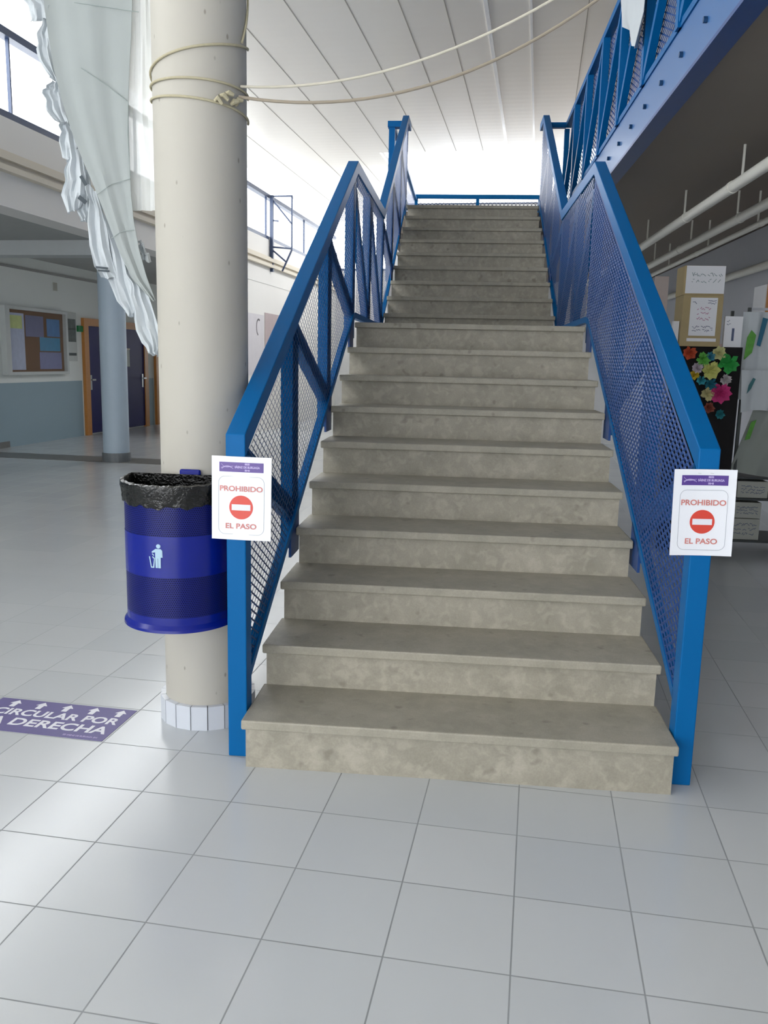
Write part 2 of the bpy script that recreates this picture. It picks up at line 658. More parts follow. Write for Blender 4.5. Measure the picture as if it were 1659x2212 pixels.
# aisle: back wall, wainscot, low ceiling, cross beam
wa = bstruct('wall_aisle', MB().box((XA - 0.2, YB0, 0), (XA, YF, 3.3)), mat('aisle_wall_paint', (226, 230, 226), 0.65, var=0.02, scale=2))
bstruct('wainscot', MB().box((XA, YB0, 0.0), (XA + 0.006, 12.0, 1.04)).box((XA, 13.15, 0.0), (XA + 0.006, 13.45, 1.04)).box((XA, 14.75, 0.0), (XA + 0.006, 15.05, 1.04)), GREYPAINT, None, wa)
bstruct('baseboard_aisle', MB().box((XA, 8.9, 0), (XA + 0.02, 9.65, 0.10)), DARKTILE)
bstruct('ceiling_aisle', MB().box((XA, YB0, 3.09), (XL - 0.3, YF, 3.25)), mat('aisle_ceiling', (168, 170, 168), 0.8))
bstruct('beam_aisle', MB().box((XA, 8.4, 2.89), (XL - 0.1, 8.75, 3.09)), mat('aisle_beam_paint', (186, 190, 190), 0.7))
bstruct('wall_aisle_end', MB().box((XA, YF - 0.2, 0), (XL - 0.3, YF, 0.9)).box((XA, YF - 0.2, 2.6), (XL - 0.3, YF, 3.1)), WALLW)  # opening in this unseen end wall added to brighten the aisle
bstruct('trim_3', MB().box((XA, 8.8, 2.88), (XA + 0.03, YB1, 2.92)), mat('conduit_grey', (150, 150, 148), 0.5))

# far wall with its high window, entrance wall behind the camera, right walls
fw = bstruct('wall_far', MB().box((-2.9, YB1, 0), (6.0, YB1 + 0.2, 4.62)).box((-2.9, YB1, 0), (-2.75, YF, 4.62)).box((XL - 0.35, YF, 0), (-2.75, YF + 0.2, 4.0)), mat('far_wall_paint', (206, 206, 206), 0.7))
w2 = MB().box((-2.9, YB1, 4.60), (6.0, YB1 + 0.12, 4.64))
for bx in (-2.87, 0.2, 3.2):
    w2.box((bx - 0.03, YB1 + 0.02, 4.64), (bx + 0.03, YB1 + 0.08, ZC))
win2 = bstruct('window_2', w2, WIN_BLUE)
bstruct('pane', MB().box((-2.9, YB1 + 0.05, 4.63), (6.0, YB1 + 0.058, ZC)), GLASS, None, win2)
sk = MB()
for bx in (-2.9, 0.1, 3.1, 5.96):
    sk.box((bx, 13.5, ZC + 0.06), (bx + 0.04, YB1, ZC + 0.14))
win4 = bstruct('window_4', sk, mat('skylight_frame', (210, 212, 214), 0.4))
bstruct('pane', MB().box((-2.9, 13.5, ZC + 0.1), (6.0, YB1, ZC + 0.108)), GLASS, None, win4)
bstruct('window_5', MB().box((XL, YF, 4.0), (-2.9, YF + 0.1, 4.06)), WIN_BLUE)
ew = MB().box((-8.4, YB0 - 0.2, 0), (-5.4, YB0, 0.3)).box((-8.4, YB0 - 0.2, 2.9), (-5.4, YB0, ZC)).box((1.28, YB0 - 0.2, 0), (6.0, YB0, ZC)).box((-5.4, YB0 - 0.2, 3.5), (1.28, YB0, ZC))  # gap on the aisle side added to let more light into the aisle
bstruct('wall_entrance', ew, WALLW)
w3 = MB()
for bx in (-5.4, -3.2, -1.0, 1.2):
    w3.box((bx, YB0 - 0.1, 0), (bx + 0.08, YB0 - 0.02, 3.5))
w3.box((-5.4, YB0 - 0.1, 0), (1.28, YB0 - 0.02, 0.1)).box((-5.4, YB0 - 0.1, 2.4), (1.28, YB0 - 0.02, 2.48)).box((-5.4, YB0 - 0.1, 3.42), (1.28, YB0 - 0.02, 3.5))
win3 = bstruct('window_3', w3, WIN_BLUE)
bstruct('pane', MB().box((-5.4, YB0 - 0.06, 0.1), (1.28, YB0 - 0.053, 3.5)), GLASS, None, win3)
struct(MB().box((3.3, -7.2, 0), (3.5, 15.2, 3.12)).build('wall_right', mat('right_wall_paint', (186, 188, 196), 0.55, var=0.03)))
struct(MB().box((4.3, -7.2, 3.41), (4.5, 15.2, 5.4)).build('wall_gallery', WALLW))
# doors of the aisle
for n, (y0, y1, hs) in enumerate(((12.05, 13.1, 0), (13.5, 14.7, 1), (15.1, 16.1, 0)), 1):
    fr = MB()
    fr.box((XA, y0, 0), (XA + 0.06, y0 + 0.16, 2.2)).box((XA, y1 - 0.16, 0), (XA + 0.06, y1, 2.2)).box((XA, y0 + 0.16, 2.06), (XA + 0.06, y1 - 0.16, 2.2))
    dr = bstruct('door_%d' % n, fr, OAK)
    leaf = bstruct('door_leaf', MB().box((XA, y0 + 0.16, 0.03), (XA + 0.035, y1 - 0.16, 2.06)), NAVY, None, dr)
    hy = y0 + 0.22 if not hs else y1 - 0.26
    h = MB().box((XA + 0.035, hy - 0.03, 0.86), (XA + 0.045, hy + 0.03, 1.14)).box((XA + 0.045, hy - 0.01, 1.04), (XA + 0.085, hy + 0.01, 1.06)).box((XA + 0.07, hy - 0.02, 1.035), (XA + 0.085, hy + 0.11, 1.065))
    bstruct('door_handle', h, CHROME, None, leaf)

# ------------------------------------------------------------------ stairs
T1, R1, T2, R2 = 0.345, 0.17712, 0.33857, 0.18034
Z0 = 0.0173
W = 0.7965
YL = 3.105
YU = YL + 2.079
ZL = Z0 + 10 * R1
ZTOP = ZL + 9 * R2
YT = YU + 8 * T2


def nose(y):
    """height of the nosing line"""
    if y < YL:
        return Z0 + R1 * (1 + y / T1)
    if y < YU:
        return ZL
    if y < YT:
        return ZL + R2 * (1 + (y - YU) / T2)
    return ZTOP


st = thing('staircase', 'straight stone staircase rising between blue mesh railings with a landing halfway', 'staircase', (0, 0, 0))
steps = [(i * T1, Z0 + (i + 1) * R1, T1, R1 + (Z0 if i == 0 else 0)) for i in range(10)] + [(YU + i * T2, ZL + (i + 1) * R2, T2, R2) for i in range(9)]
TH = 0.038
for k, (y, z, t, r) in enumerate(steps):
    last = (k == 9)
    depth = (YU - YL + 0.06) if last else t + 0.03
    if k == 18:
        depth = 0.5
    rv = [random.uniform(-0.002, 0.002) for _ in range(3)]
    MB().box((-W + rv[0], y, z - TH), (W + rv[1], y + depth, z)).build('tread', TREAD, st, bevel=0.006)
    MB().box((-W + 0.012, y + 0.022, z - r), (W - 0.012, y + 0.05, z - TH)).build('riser', RISER, st)
body = MB()
for x0, x1 in ((-0.70, -0.45), (0.45, 0.70)):
    body.chain([(0.62, 0.0, 0.10), (YL + 0.25, ZL - 0.40, ZL - 0.23), (YU + 0.3, ZL - 0.40, ZL - 0.23), (YT + 0.45, ZTOP - 0.42, ZTOP - 0.27)], x0, x1)
lab(body.build('stringer', mat('concrete_beam', (150, 148, 142), 0.8), st), 'concrete beams carrying the steps')

# ------------------------------------------------------------------ expanded metal
def expanded(fb, ft, y0, y1, x, e, a=0.034, h=0.0180, sw=0.0038):
    """diamond mesh between the curves fb(y) and ft(y) in the plane x"""
    mb = MB()
    e = Vector(e)
    ny = int((y1 - y0) / a)
    zmin = min(fb(y0 + j * a) for j in range(ny + 1))
    zmax = max(ft(y0 + j * a) for j in range(ny + 1))
    rows = int((zmax - zmin) / h) + 1
    for k in range(rows):
        for j in range(ny):
            ya, yb = y0 + j * a, y0 + (j + 1) * a
            s = 1 if (j + k) % 2 == 0 else -1
            zc = zmin + (k + 0.5) * h
            za, zb = zc + s * h * 0.46, zc - s * h * 0.46
            if za > ft(ya) or zb > ft(yb) or za < fb(ya) or zb < fb(yb):
                continue
            P = [Vector((x, ya, za - sw / 2)), Vector((x, ya, za + sw / 2)), Vector((x, yb, zb + sw / 2)), Vector((x, yb, zb - sw / 2))]
            Q = [p + e for p in P]
            mb.add(P + Q, [(0, 1, 2, 3), (7, 6, 5, 4), (1, 5, 6, 2), (0, 3, 7, 4)])
    return mb


def ztop(y):
    """top of the hand rail"""
    pts = [(0.10, 1.25), (3.22, 2.88), (5.2, 2.90), (7.95, 4.45), (8.40, 4.47)]
    for (a, za), (b, zb) in zip(pts, pts[1:]):
        if y <= b:
            return za + (zb - za) * (y - a) / (b - a)
    return pts[-1][1]


def railing(sgn, label, e):
    r = thing('stair_railing', label, 'railing', (sgn * 0.836, 0.135, 0.0))
    xi, xo = sgn * 0.80, sgn * 0.873
    lo, hi = min(xi, xo), max(xi, xo)
    MB().box((lo, 0.10, 0.0), (hi, 0.18, 1.165)).build('post', BLUE, r, bevel=0.004)
    ys = [0.10, 3.22, 5.2, 7.95, 8.40]
    top = [(y, ztop(y) - 0.085, ztop(y)) for y in ys]
    MB().chain(top, lo, hi).build('hand_rail', BLUE, r, bevel=0.004)
    zb = [(0.17, nose(0.17) + 0.02, nose(0.17) + 0.06)]
    for y in (YL - 0.02, YL + 0.08, YU - 0.05, YT, 8.4):
        z = nose(min(y, YT + 1)) + 0.02
        if y == YL - 0.02:
            z = nose(y) + 0.02
        if y == YL + 0.08 or y == YU - 0.05:
            z = ZL + 0.03
        zb.append((y, z, z + 0.04))
    MB().chain(zb, min(xi, xi + sgn * 0.04), max(xi, xi + sgn * 0.04)).build('bottom_rail', BLUE, r)
    xm = sgn * 0.842
    nodes = [0.14, 1.1, 2.1, 3.16, 4.15, 5.2, 6.15, 7.1, 8.0]
    for y in nodes[1:]:
        MB().box((xm - 0.028, y - 0.07, nose(y - 0.07) - 0.10), (xm + 0.028, y + 0.07, ztop(y - 0.07) - 0.06)).build('upright', BLUE, r)
    for a, b in zip(nodes, nodes[1:]):
        MB().bar((xm, a + 0.05, ztop(a) - 0.12), (xm, b - 0.05, nose(b - 0.05) + 0.08), (1, 0, 0), 0.05, 0.09).build('diagonal', BLUE, r)
    for y in (1.1, 2.1, 3.05, 6.15, 7.1):
        q = MB()
        q.chain([(y - 0.16, nose(y) - 0.16, nose(y - 0.16) + 0.03), (y + 0.03, nose(y) - 0.16, nose(y + 0.03) + 0.03)], min(xi, xi + sgn * 0.012), max(xi, xi + sgn * 0.012))
        lab(q.build('bracket_plate', BLUE_MESH, r), 'dark blue plate fixing the railing to the stair edge')
    y_all = [(0.18, 3.2), (3.24, 5.18), (5.22, 8.0)]
    for a, b in y_all:
        e_ = e if a < 1 or sgn < 0 else (-0.0006, 0.014, 0)
        mm = expanded(lambda y: nose(y) + 0.05 if not (YL - 0.02 < y < YU) else ZL + 0.06, lambda y: ztop(y) - 0.085, a, b, xi + sgn * 0.006, e_)
        lab(mm.build('mesh_panel', BLUE_MESH, r), 'blue expanded metal mesh')
    return r


railing(-1, 'blue steel mesh stair railing on the left, next to the round column', (-0.004, 0.018, 0))
railing(1, 'blue steel mesh stair railing on the right, next to the paper flower display', (-0.0032, 0.016, 0))

# ------------------------------------------------------------------ gallery
gs = MB().box((1.15, -7.0, 3.14), (4.4, 15.0, 3.41)).box((-1.06, YT + 0.45, 3.14), (1.15, 13.3, 3.41))
struct(gs.build('floor_gallery', UNDER))
eb = thing('edge_beam', 'pale blue steel channel beam with a row of bolts along the gallery edge', 'beam', (1.13, 3.0, 3.12))
MB().box((1.13, -5.0, 3.125), (1.145, 8.3, 3.405)).box((1.13, -5.0, 3.405), (1.20, 8.3, 3.418)).build('channel', BLUE_BEAM, eb)
lab(MB().box((1.13, -5.0, 3.105), (1.25, 8.3, 3.125)).build('bottom_flange', BLUE_MESH, eb), 'bottom flange of the beam, underside shade put into its dark blue')  # same paint as the channel; shade of the underside put into a darker blue
y = -0.6
while y < 6:
    b = MB().cyl((0, 0), 0.016, 0, 0.02, 6)
    b.v = [(1.13 - p[2], y + p[0], 3.252 + p[1]) for p in b.v]
    b.f = [q[::-1] for q in b.f]
    b.build('bolt', BLUE_DARK, eb)
    y += 0.49

gr = thing('gallery_railing', 'blue steel truss railing with mesh along the upper gallery', 'railing', (1.15, 2.0, 3.418))
MB().box((1.11, -4.0, 4.41), (1.18, 8.36, 4.47)).build('hand_rail', BLUE, gr)
MB().box((0.88, 8.33, 4.41), (1.11, 8.40, 4.47)).build('hand_rail', BLUE, gr)
MB().box((1.12, -4.0, 3.418), (1.17, 8.36, 3.46)).build('bottom_rail', BLUE, gr)
gy = [-3.53 + 0.996 * k for k in range(13)]
for y in gy:
    MB().box((1.105, y - 0.035, 3.418), (1.165, y + 0.035, 4.41)).build('upright', BLUE, gr)
for a, b in zip(gy, gy[1:]):
    MB().bar((1.135, a + 0.03, 4.40), (1.135, b - 0.03, 3.46), (1, 0, 0), 0.05, 0.06).build('diagonal', BLUE, gr)
lab(expanded(lambda y: 3.47, lambda y: 4.40, -0.5, 8.34, 1.175, (-0.004, 0.016, 0), 0.05, 0.022).build('mesh_panel', BLUE_MESH, gr), 'blue expanded metal mesh')
g2 = thing('landing_guard', 'blue mesh guard rail closing the far side of the top landing', 'railing', (0.1, 13.2, 3.41))
MB().box((-1.04, 13.17, 4.45), (1.24, 13.23, 4.52)).build('hand_rail', BLUE, g2)
for x in (-1.01, 0.1, 1.21):
    MB().box((x - 0.03, 13.17, 3.41), (x + 0.03, 13.23, 4.45)).build('post', BLUE, g2)
mm = expanded(lambda y: 3.45, lambda y: 4.45, -1.0, 1.2, 0.0, (0.0, 0.004, 0), 0.035, 0.03, 0.006)
mm.v = [(p[1], 13.2 + p[0], p[2]) for p in mm.v]
lab(mm.build('mesh_panel', BLUE_MESH, g2), 'blue expanded metal mesh')
g3 = thing('side_guard', 'short blue guard post and rail behind the left stair railing top', 'railing', (-1.03, 8.36, 3.41))
MB().box((-1.075, 8.31, 3.41), (-1.0, 8.40, 4.44)).build('post', BLUE, g3)
MB().box((-1.09, 8.29, 4.41), (-0.878, 8.41, 4.48)).build('hand_rail', BLUE, g3)
MB().box((-1.06, 8.40, 4.41), (-1.0, 13.17, 4.46)).build('hand_rail', BLUE, g3)
lab(expanded(lambda y: 3.45, lambda y: 4.40, 8.42, 13.15, -1.03, (-0.004, 0.016, 0), 0.05, 0.03).build('mesh_panel', BLUE_MESH, g3), 'blue expanded metal mesh')

# ------------------------------------------------------------------ columns
CR = 0.178
cl = thing('round_column', 'thick off-white concrete round column with rope tied around it', 'column', (-1.073, 0.5, 0))
MB().cyl((-1.073, 0.5), CR, 0.0, ZC, 96).build('shaft', COLM, cl, smooth=True)
nt_ = 18
tl = MB()
for k in range(nt_):
    a0 = 2 * PI * (k + 0.03) / nt_ + 0.1
    a1 = 2 * PI * (k + 0.97) / nt_ + 0.1
    vs = []
    for z in (0.0, 0.102):
        for a, rr in ((a0, 0.180), (a0, 0.202), (a1, 0.202), (a1, 0.180)):
            vs.append((-1.073 + rr * math.cos(a), 0.5 + rr * math.sin(a), z))
    tl.add(vs, [(0, 1, 2, 3)[::-1], (4, 5, 6, 7), (0, 1, 5, 4)[::-1], (1, 2, 6, 5)[::-1], (2, 3, 7, 6)[::-1], (3, 0, 4, 7)[::-1]])
lab(tl.build('tile_skirting', TILEW, cl), 'ring of small white tiles around the foot')
MB().cyl((-1.073, 0.5), 0.194, 0.0, 0.097, 48).build('grout_ring', mat('grout_grey', (130, 130, 132), 0.9), cl)
c2 = bw(-5.78, 8.55)
bc = thing('blue_column', 'pale blue-grey round column with dark skirting at the aisle', 'column', (c2.x, c2.y, 0.004))
MB().cyl((c2.x, c2.y), 0.185, 0.004, 3.07, 64).build('shaft', BLUECOL, bc, smooth=True)
MB().cyl((c2.x, c2.y), 0.205, 0.004, 0.13, 24).build('skirting', mat('column_skirting', (108, 112, 116), 0.4, var=0.15, scale=12), bc)

# rope on the column
rp = thing('rope', 'yellowish rope wound round the column and strung off to the right', 'rope', (-1.073, 0.5, 2.4))
cx_, cy_, rr_ = -1.073, 0.5, 0.1835


def wrap(z0, z1, a0=-200, a1=20, bow=0.0, n=40):
    pts = []
    for i in range(n + 1):
        t = i / n
        a = math.radians(a0 + (a1 - a0) * t)
        z = z0 + (z1 - z0) * t + bow * math.sin(PI * t)
        pts.append((cx_ + rr_ * math.cos(a), cy_ + rr_ * math.sin(a), z))
    return pts


MB().tube(wrap(2.545, 2.695, bow=0.0), 0.0045, 8).build('coil', ROPE, rp, smooth=True)
MB().tube(wrap(2.53, 2.515, bow=0.0), 0.0045, 8).build('coil', ROPE, rp, smooth=True)
MB().tube(wrap(2.49, 2.425, bow=0.0), 0.0045, 8).build('coil', ROPE, rp, smooth=True)
MB().tube(wrap(2.685, 2.95, -14, 30), 0.0045, 8).build('coil', ROPE, rp, smooth=True)
kn = MB()
for i in range(5):
    a = math.radians(-52 + i * 7)
    c = Vector((cx_ + 0.193 * math.cos(a), cy_ + 0.193 * math.sin(a), 2.45 + 0.012 * (i % 3)))
    kn.tube([c + Vector((-0.015, -0.005, 0.012 * math.sin(i))), c + Vector((0, -0.012, 0.01)), c + Vector((0.014, -0.004, -0.012 * math.cos(i)))], [0.006, 0.011, 0.006], 8)
lab(kn.build('knot', ROPE, rp, smooth=True), 'knot in the rope')


def sagging(p0, p1, sag, n=30):
    p0, p1 = Vector(p0), Vector(p1)
    return [p0.lerp(p1, i / n) - Vector((0, 0, sag * 4 * (i / n) * (1 - i / n))) for i in range(n + 1)]


tag(MB().tube(sagging((-0.90, 0.45, 2.53), (1.10, 0.30, 3.42), 0.26), 0.005, 8).build('slack_rope', mat('pale_rope', (206, 200, 184), 0.8), smooth=True), 'thin pale rope strung from the column top to the gallery, upper line', 'rope', None)
tag(MB().tube(sagging((-0.90, 0.42, 2.485), (1.11, 1.0, 3.6), 0.32), 0.006, 8).build('slack_rope', mat('beige_rope', (176, 164, 146), 0.8), smooth=True), 'thin beige rope hanging in a longer curve below the upper line', 'rope', None)

# ------------------------------------------------------------------ bin
PHI = math.radians(2)
bn = Vector((-math.sin(PHI), -math.cos(PHI), 0))
bu = Vector((math.cos(PHI), -math.sin(PHI), 0))
bo = Vector((-1.090, 0.5, 0)) + bn * 0.2
bin_ = thing('waste_bin', 'blue metal half-round waste bin with black bag hung on the column', 'bin', (bo.x, bo.y, 0.50))
HW, DP = 0.213, 0.255


def dshape(k, n=72):
    out = []
    for i in range(n + 1):
        t = PI * i / n
        out.append((-HW * k * math.cos(t), DP * k * math.sin(t) ** 0.85))
    return out


def dring(mb, k0, z0, k1, z1, inner=None, n=72):
    a, b = dshape(k0, n), dshape(k1, n)
    vs = [bo + bu * x + bn * (d + 0.003) + Vector((0, 0, z0)) for x, d in a] + [bo + bu * x + bn * (d + 0.003) + Vector((0, 0, z1)) for x, d in b]
    m_ = n + 1
    fs = [(i, i + 1, m_ + i + 1, m_ + i) for i in range(n)]
    fs.append((n, 0, m_, m_ + n))
    mb.add(vs, fs)
    return mb


def with_uv(o, mb_n, z0, z1):
    me = o.data
    uvl = me.uv_layers.new(name='UVMap')
    arc = [0.0]
    d = dshape(1.0, mb_n)
    for p, q in zip(d, d[1:]):
        arc.append(arc[-1] + math.dist(p, q))
    m_ = mb_n + 1
    for poly in me.polygons:
        for li in poly.loop_indices:
            vi = me.loops[li].vertex_index
            uvl.data[li].uv = (arc[vi % m_] + 1.0, (z1 if vi >= m_ else z0))


ZB, ZT = 0.505, 1.03
for za, zb in ((0.56, 0.715), (0.87, ZT)):
    o = dring(MB(), 1.0, za, 1.0, zb).build('perforated_band', PERF, bin_, smooth=True)
    with_uv(o, 72, za, zb)
sband = dring(MB(), 1.004, 0.715, 1.004, 0.87).build('solid_band', BINBLUE, bin_, smooth=True)
bs = MB()
dring(bs, 1.0, 0.56, 1.0, 0.53)
dring(bs, 1.0, 0.53, 1.05, 0.515)
dring(bs, 1.05, 0.515, 1.055, 0.505)
dring(bs, 1.055, 0.505, 0.98, 0.498)
a = dshape(0.98)
bs.add([bo + bu * x + bn * (d + 0.003) + Vector((0, 0, 0.498)) for x, d in a], [tuple(range(73))[::-1]])
bs.build('base_rim', BINBLUE, bin_, smooth=True)
bg_ = MB()


def crinkle(i, amp, f):
    return amp * math.sin(i * f) + amp * 0.7 * math.sin(i * f * 2.3 + 1)


def bagring(levels):
    n = 72
    m_ = n + 1
    vs, fs = [], []
    for L, (k, z, amp) in enumerate(levels):
        for i, (x, d) in enumerate(dshape(k, n)):
            kk = 1 + crinkle(i, amp, 0.9 + 0.1 * L)
            # the back corners of the rim stand a little higher than its front
            zz = z + crinkle(i, amp * 0.5, 0.5 + 0.13 * L) - 0.008 * math.sin(PI * i / n)
            vs.append(bo + bu * x * kk + bn * (d * kk + 0.004) + Vector((0, 0, zz)))
    for L in range(len(levels) - 1):
        for i in range(n):
            fs.append((L * m_ + i, L * m_ + i + 1, (L + 1) * m_ + i + 1, (L + 1) * m_ + i))
        fs.append((L * m_ + n, L * m_, (L + 1) * m_, (L + 1) * m_ + n))
    return vs, fs


bg_.add(*bagring([(1.02, 0.985, 0.010), (1.035, 1.005, 0.009), (1.04, 1.03, 0.006), (1.06, 1.048, 0.004), (1.055, 1.064, 0.003), (1.0, 1.068, 0.003), (0.96, 1.05, 0.004), (0.95, 0.98, 0.01), (0.90, 0.70, 0.02)]))
sl = bg_.build('bin_bag', BLACKBAG, bin_, smooth=True)
lab(sl, 'black plastic bag folded over the rim')
MB().box((bo.x - 0.02, bo.y + 0.0, 1.02), (bo.x + 0.065, bo.y + 0.014, 1.088)).build('wall_hook', BINBLUE, bin_, bevel=0.01)


def on_bin(x, y, d):
    """wrap flat drawing onto the curved front, x measured along the arc from the middle"""
    pts = dshape(1.004, 200)
    arc = 0
    best = None
    half = sum(math.dist(p, q) for p, q in zip(pts, pts[1:])) / 2
    tgt = half + x
    for p, q in zip(pts, pts[1:]):
        L = math.dist(p, q)
        if arc + L >= tgt:
            t = (tgt - arc) / L
            px, pd = p[0] + (q[0] - p[0]) * t, p[1] + (q[1] - p[1]) * t
            nx, nd = -(q[1] - p[1]) / L, (q[0] - p[0]) / L
            return bo + bu * (px + nx * (0.0012 + d)) + bn * (pd + 0.003 + nd * (0.0012 + d)) + Vector((0, 0, y))
        arc += L
    return bo


pic = MB()
PX, PZ = -0.010, 0.795
blob = lambda cx, cy, rx, ry, n=14: [(cx + rx * math.cos(2 * PI * k / n), cy + ry * math.sin(2 * PI * k / n)) for k in range(n)]
shapes = [blob(0.004, 0.040, 0.008, 0.008),
          [(-0.008, 0.030), (0.012, 0.030), (0.018, 0.024), (0.019, -0.002), (0.012, -0.002), (0.012, -0.042), (0.0025, -0.042), (0.0025, -0.006), (0.001, -0.006), (0.001, -0.042), (-0.007, -0.042), (-0.008, 0.012)],
          [(-0.006, 0.030), (-0.021, 0.019), (-0.020, 0.014), (-0.008, 0.017)],
          [(-0.021, 0.010), (-0.013, 0.003), (-0.012, 0.007), (-0.017, 0.012)],
          [(-0.018, 0.002), (-0.012, -0.003), (-0.014, -0.008), (-0.019, -0.002)],
          [(-0.032, 0.0), (-0.028, 0.0), (-0.022, -0.038), (-0.017, -0.038), (-0.012, -0.004), (-0.009, -0.004), (-0.012, -0.042), (-0.025, -0.042)]]
for s_ in shapes:
    pic.prism([(x * 1.05 + PX, y * 1.0 + PZ) for x, y in s_], on_bin, 0.0, 0.0012)
lab(pic.build('pictogram', mat('pale_blue_print', (170, 200, 220), 0.5), sband), 'pale pictogram of a figure dropping litter in a basket')

# ------------------------------------------------------------------ the two notices
def notice(cx, cz, w, h, y0, bend, tilt, label, faded):
    s = thing('warning_sign', label, 'sign', (cx, y0, cz - h / 2), 'laminated no-entry notices on the stair posts')
    ct, sn = math.cos(tilt), math.sin(tilt)

    def P(x, y, d):
        X = x * ct - y * sn
        Z = x * sn + y * ct
        return Vector((cx + X, y0 - d + bend * (x / (w / 2)) ** 2 * 0.012, cz + Z))
    MB().sheet(lambda u, v: P((u - 0.5) * w, (v - 0.5) * h, 0), 12, 8, (0, 0.0016, 0)).build('sheet', LAM, s)
    # staples
    bh = h * 0.115
    by_ = h * 0.5 - h * 0.125
    nb = 10
    pb = [(-w * 0.37 + i * w * 0.74 / nb, by_ - bh / 2) for i in range(nb + 1)] + [(w * 0.37 - i * w * 0.74 / nb, by_ + bh / 2) for i in range(nb + 1)]
    hd = MB()
    for i in range(nb):
        x0, x1 = -w * 0.37 + i * w * 0.74 / nb, -w * 0.37 + (i + 1) * w * 0.74 / nb
        hd.prism([(x0, by_ - bh / 2), (x1, by_ - bh / 2), (x1, by_ + bh / 2), (x0, by_ + bh / 2)], P, 0.0004, 0.0010)
    hdo = lab(hd.build('heading', PURPLE, s), 'purple heading strip')
    Pt = lambda dx, dy: (lambda x, y, d: P(x + dx, y + dy, 0.0011 + d * 0.0005))
    tb = MB()
    for body, sz, dy, ww in (('IES', 0.009, bh * 0.32, 0.018), ('SÁENZ DE BURUAGA', 0.011, 0.0, w * 0.42), ('BHI', 0.009, -bh * 0.32, 0.018)):
        q = text_mb(body, sz, Pt(w * 0.10, by_ + dy), 1, 0.0004, 1.0, ww)
        tb.add(q.v, q.f)
    lab(tb.build('heading_text', LILAC, hdo), 'small pale school name')
    em = MB()
    for r0, r1, a0, a1, oy in ((0.026, 0.0275, 35, 145, -0.020), (0.022, 0.0232, 45, 150, -0.018), (0.024, 0.0252, 205, 300, 0.021)):
        pts_o, pts_i = [], []
        for i in range(11):
            a = math.radians(a0 + (a1 - a0) * i / 10)
            pts_o.append((-w * 0.235 + r1 * math.cos(a), by_ + oy + r1 * math.sin(a) * 0.9))
            pts_i.append((-w * 0.235 + r0 * math.cos(a), by_ + oy + r0 * math.sin(a) * 0.9))
        em.prism(pts_o + pts_i[::-1], P, 0.0011, 0.0016)
    em.prism([(-w * 0.34, by_ - 0.003), (-w * 0.13, by_ + 0.003), (-w * 0.13, by_ + 0.0042), (-w * 0.34, by_ - 0.0018)], P, 0.0011, 0.0016)
    lab(em.build('emblem', LILAC, hdo), 'pale line emblem of crossing arcs')
    # rounded outline
    fw_, fh_, fy, rc = w * 0.77, h * 0.70, -h * 0.085, w * 0.11
    ring = MB()

    def rrect(a, b, r):
        o = []
        for cx0, cy0, a0 in ((a / 2 - r, b / 2 - r, 0), (-a / 2 + r, b / 2 - r, 90), (-a / 2 + r, -b / 2 + r, 180), (a / 2 - r, -b / 2 + r, 270)):
            for i in range(7):
                an = math.radians(a0 + 15 * i)
                o.append((cx0 + r * math.cos(an), fy + cy0 + r * math.sin(an)))
        return o
    A, B = rrect(fw_, fh_, rc), rrect(fw_ - 0.0022, fh_ - 0.0022, rc - 0.001)
    n = len(A)
    for i in range(n):
        j = (i + 1) % n
        ring.prism([A[i], A[j], B[j], B[i]], P, 0.0003, 0.0008)
    lab(ring.build('outline', GREYP, s), 'thin grey rounded outline')
    lt = REDLET
    for body, dy, ww in (('PROHIBIDO', h * 0.115, w * 0.72), ('EL PASO', -h * 0.335, w * 0.52)):
        text_mb(body, 0.027, Pt(0.0, dy), 1, 0.0006, 1.0, ww).build('lettering', lt, s)
    ds = MB().prism(blob(0, -h * 0.105, w * 0.20, w * 0.20, 40), P, 0.0005, 0.0010)
    dso = lab(ds.build('no_entry_disc', RED, s), 'red no-entry disc')
    bb = MB().prism([(-w * 0.158, -h * 0.105 - w * 0.05), (w * 0.158, -h * 0.105 - w * 0.05), (w * 0.158, -h * 0.105 + w * 0.05), (-w * 0.158, -h * 0.105 + w * 0.05)], P, 0.0012, 0.0017)
    lab(bb.build('white_bar', WHITEP, dso), 'white bar across the disc')
    stp = MB()
    for dx in (-w * 0.09, w * 0.11):
        stp.prism([(dx - 0.006, h * 0.455), (dx + 0.006, h * 0.45), (dx + 0.006, h * 0.453), (dx - 0.006, h * 0.458)], P, 0.0004, 0.0012)
    stp.build('staple', CHROME, s)
    return s


notice(-0.8145, 1.0145, 0.222, 0.309, 0.094, 0.3, -0.012, 'white laminated PROHIBIDO EL PASO notice on the left stair post, beside the bin', 0)
notice(0.828, 1.027, 0.211, 0.305, 0.094, -0.6, 0.02, 'white laminated PROHIBIDO EL PASO notice on the right stair post', 1)

# ------------------------------------------------------------------ floor sticker
fs_ = thing('floor_sticker', 'purple floor sticker with white arrows reading circular por la derecha', 'sticker', bw(-1.72, 0.18, 0.0))
SX0, SX1, SY0, SY1 = -2.055, -1.412, 0.03, 0.338


def Pf(x, y, d):
    return bw(x, y, 0.0012 + d)


